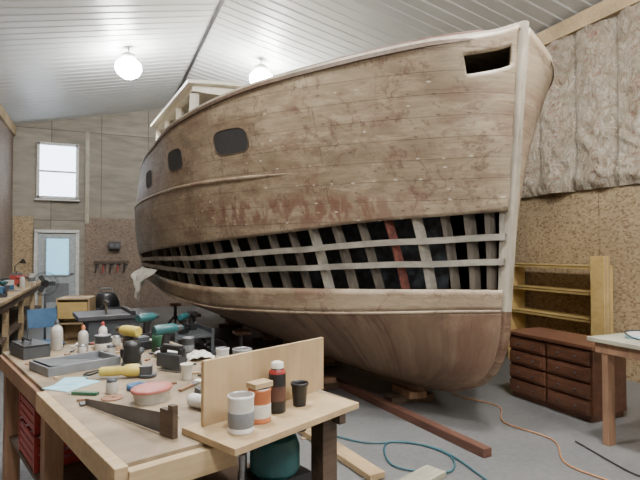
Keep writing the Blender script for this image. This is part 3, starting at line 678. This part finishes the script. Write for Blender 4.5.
c.box((0,0,.45),(.34,.34,.03),'blue'); c.box((0,.17,.74),(.34,.02,.24),'blue',(R(-10),0,0))
for sx in (-.17,.17): c.tube([(sx,-.2,0),(sx,.13,.55),(sx,.2,.87)],.012,'dgrey'); c.tube([(sx,.22,0),(sx,-.15,.45)],.012,'dgrey')
c.done(.004)
c=B('shop_vacuum',(.10,9.9,0)); c.lathe([(.2,.08),(.24,.12),(.25,.5),(.26,.52),(.26,.56),(.22,.6)],(0,0,0),'dgrey',32); c.lathe([(.23,.58),(.22,.7),(.16,.82),(.1,.85),(0,.86)],(0,0,0),'black',32)
for k in range(4): a=k*math.pi/2+.5; c.lathe([(.03,-.02),(.045,0),(.03,.02)],(.22*math.cos(a),.22*math.sin(a),.045),'rubber_and_shade',16,(R(90),0,a)); c.box((.2*math.cos(a),.2*math.sin(a),.09),(.06,.06,.06),'dgrey')
c.tube(catmull([(0,-.2,.62),(.0,-.4,.7),(-.2,-.45,.4),(-.2,-.3,.15),(.1,-.4,.05)],10),.028,'rubber_and_shade'); c.tube([(-.1,0,.84),(-.1,0,.92),(.1,0,.92),(.1,0,.84)],.014,'grey'); c.done()
c=B('table_saw',(.12,6.6,0),R(8)); c.prism([(-.28,-.26),(.28,-.26),(.28,.26),(-.28,.26)],.38,.80,'dgrey'); c.box((0,0,.83),(.78,.62,.05),'dsteel'); c.box((.2,0,.87),(.06,.64,.05),'black')
for sx in (-1,1):
    for sy in (-1,1): c.beam((sx*.32,sy*.3,0),(sx*.22,sy*.2,.40),.04,.04,'black')
c.lathe([(.1,-.002),(.1,.002)],(-.05,0,.86),'steel',32,(0,R(90),0)); c.lathe([(.07,0),(.08,.01),(.07,.02)],(0,-.27,.55),'black',24,(R(90),0,0)); c.box((-.05,0,.97),(.03,.3,.05),'black'); c.done(.004)
c=B('air_compressor',(.10,8.6,0)); c.lathe([(0,-.32),(.1,-.31),(.15,-.26),(.15,.26),(.1,.31),(0,.32)],(0,0,.24),'black',28,(0,R(90),0)); c.box((-.05,0,.47),(.26,.18,.16),'dgrey'); c.cyl((.17,0,.38),.05,.2,'black')
for sx in (-.2,.2): c.cyl((sx,-.14,.08),.08,.05,'rubber_and_shade',(R(90),0,0)); c.cyl((sx,.18,.08),.08,.05,'rubber_and_shade',(R(90),0,0))
c.tube([(-.3,0,.3),(-.42,0,.62),(-.42,.12,.62),(-.3,.12,.3)],.012,'dsteel'); c.done(.006)
c=B('wall_tool_rack',(.28,YB-.06,1.15)); c.box((0,0,.15),(.9,.04,.08),'darkwood')
for k in range(5):
    x=-.36+.18*k; c.box((x,-.04,.08),(.1,.04,.05),'black'); c.box((x-.03,-.04,-.04),(.035,.04,.22),'red' if k%2 else 'black',(0,R(8),0)); c.box((x+.035,-.04,.03),(.02,.03,.1),'dsteel')
c.done(.004)
c=B('wall_speaker',(.35,YB-.14,1.75)); c.box((0,0,0),(.3,.2,.2),'black'); c.box((0,-.105,0),(.26,.01,.16),'dgrey'); c.cyl((-.07,-.11,0),.05,.01,'dsteel',(R(90),0,0)); c.cyl((.07,-.11,0),.05,.01,'dsteel',(R(90),0,0)); c.done(.01)
c=B('tool_cart',(.85,5.5,0),R(8))
for z in (.2,.5,.72): c.box((0,0,z),(.4,.6,.03),'dgrey'); c.box((.2,0,z+.03),(.01,.6,.06),'dgrey'); c.box((-.2,0,z+.03),(.01,.6,.06),'dgrey')
for sx in (-.19,.19):
    for sy in (-.28,.28): c.box((sx,sy,.43),(.03,.03,.72),'dgrey'); c.cyl((sx-.012,sy,.035),.035,.025,'rubber_and_shade',(0,R(90),0))
c.done(.003)
for q,(x,y,col) in enumerate(((.8,5.38,'teal'),(.92,5.62,'black'))): drill('cordless_drill',(x,y,.737),1.0+q,col)
c=B('bucket',(1.35,6.4,0)); c.lathe([(.12,0),(.15,.34),(.16,.345),(.16,.36),(.145,.36),(.115,.02),(0,.02)],(0,0,0),'grey',32); c.tube([(.155*math.cos(a*math.pi/12),.02,.33+.14*math.sin(a*math.pi/12)) for a in range(13)],.004,'steel',6); c.done()

# ------------------------------------------------------------ world + camera
wd=bpy.data.worlds.new('World'); bpy.context.scene.world=wd; wd.use_nodes=True
wd.node_tree.nodes['Background'].inputs[0].default_value=(.6,.7,.8,1); wd.node_tree.nodes['Background'].inputs[1].default_value=.3
cam=bpy.data.cameras.new('camera'); cam.lens=28.1; cam.sensor_width=36; cam.clip_start=.05
co=bpy.data.objects.new('camera',cam); co.location=(0,0,1.6); co.rotation_euler=(R(91.26),0,R(-23.7))
bpy.context.scene.collection.objects.link(co); bpy.context.scene.camera=co
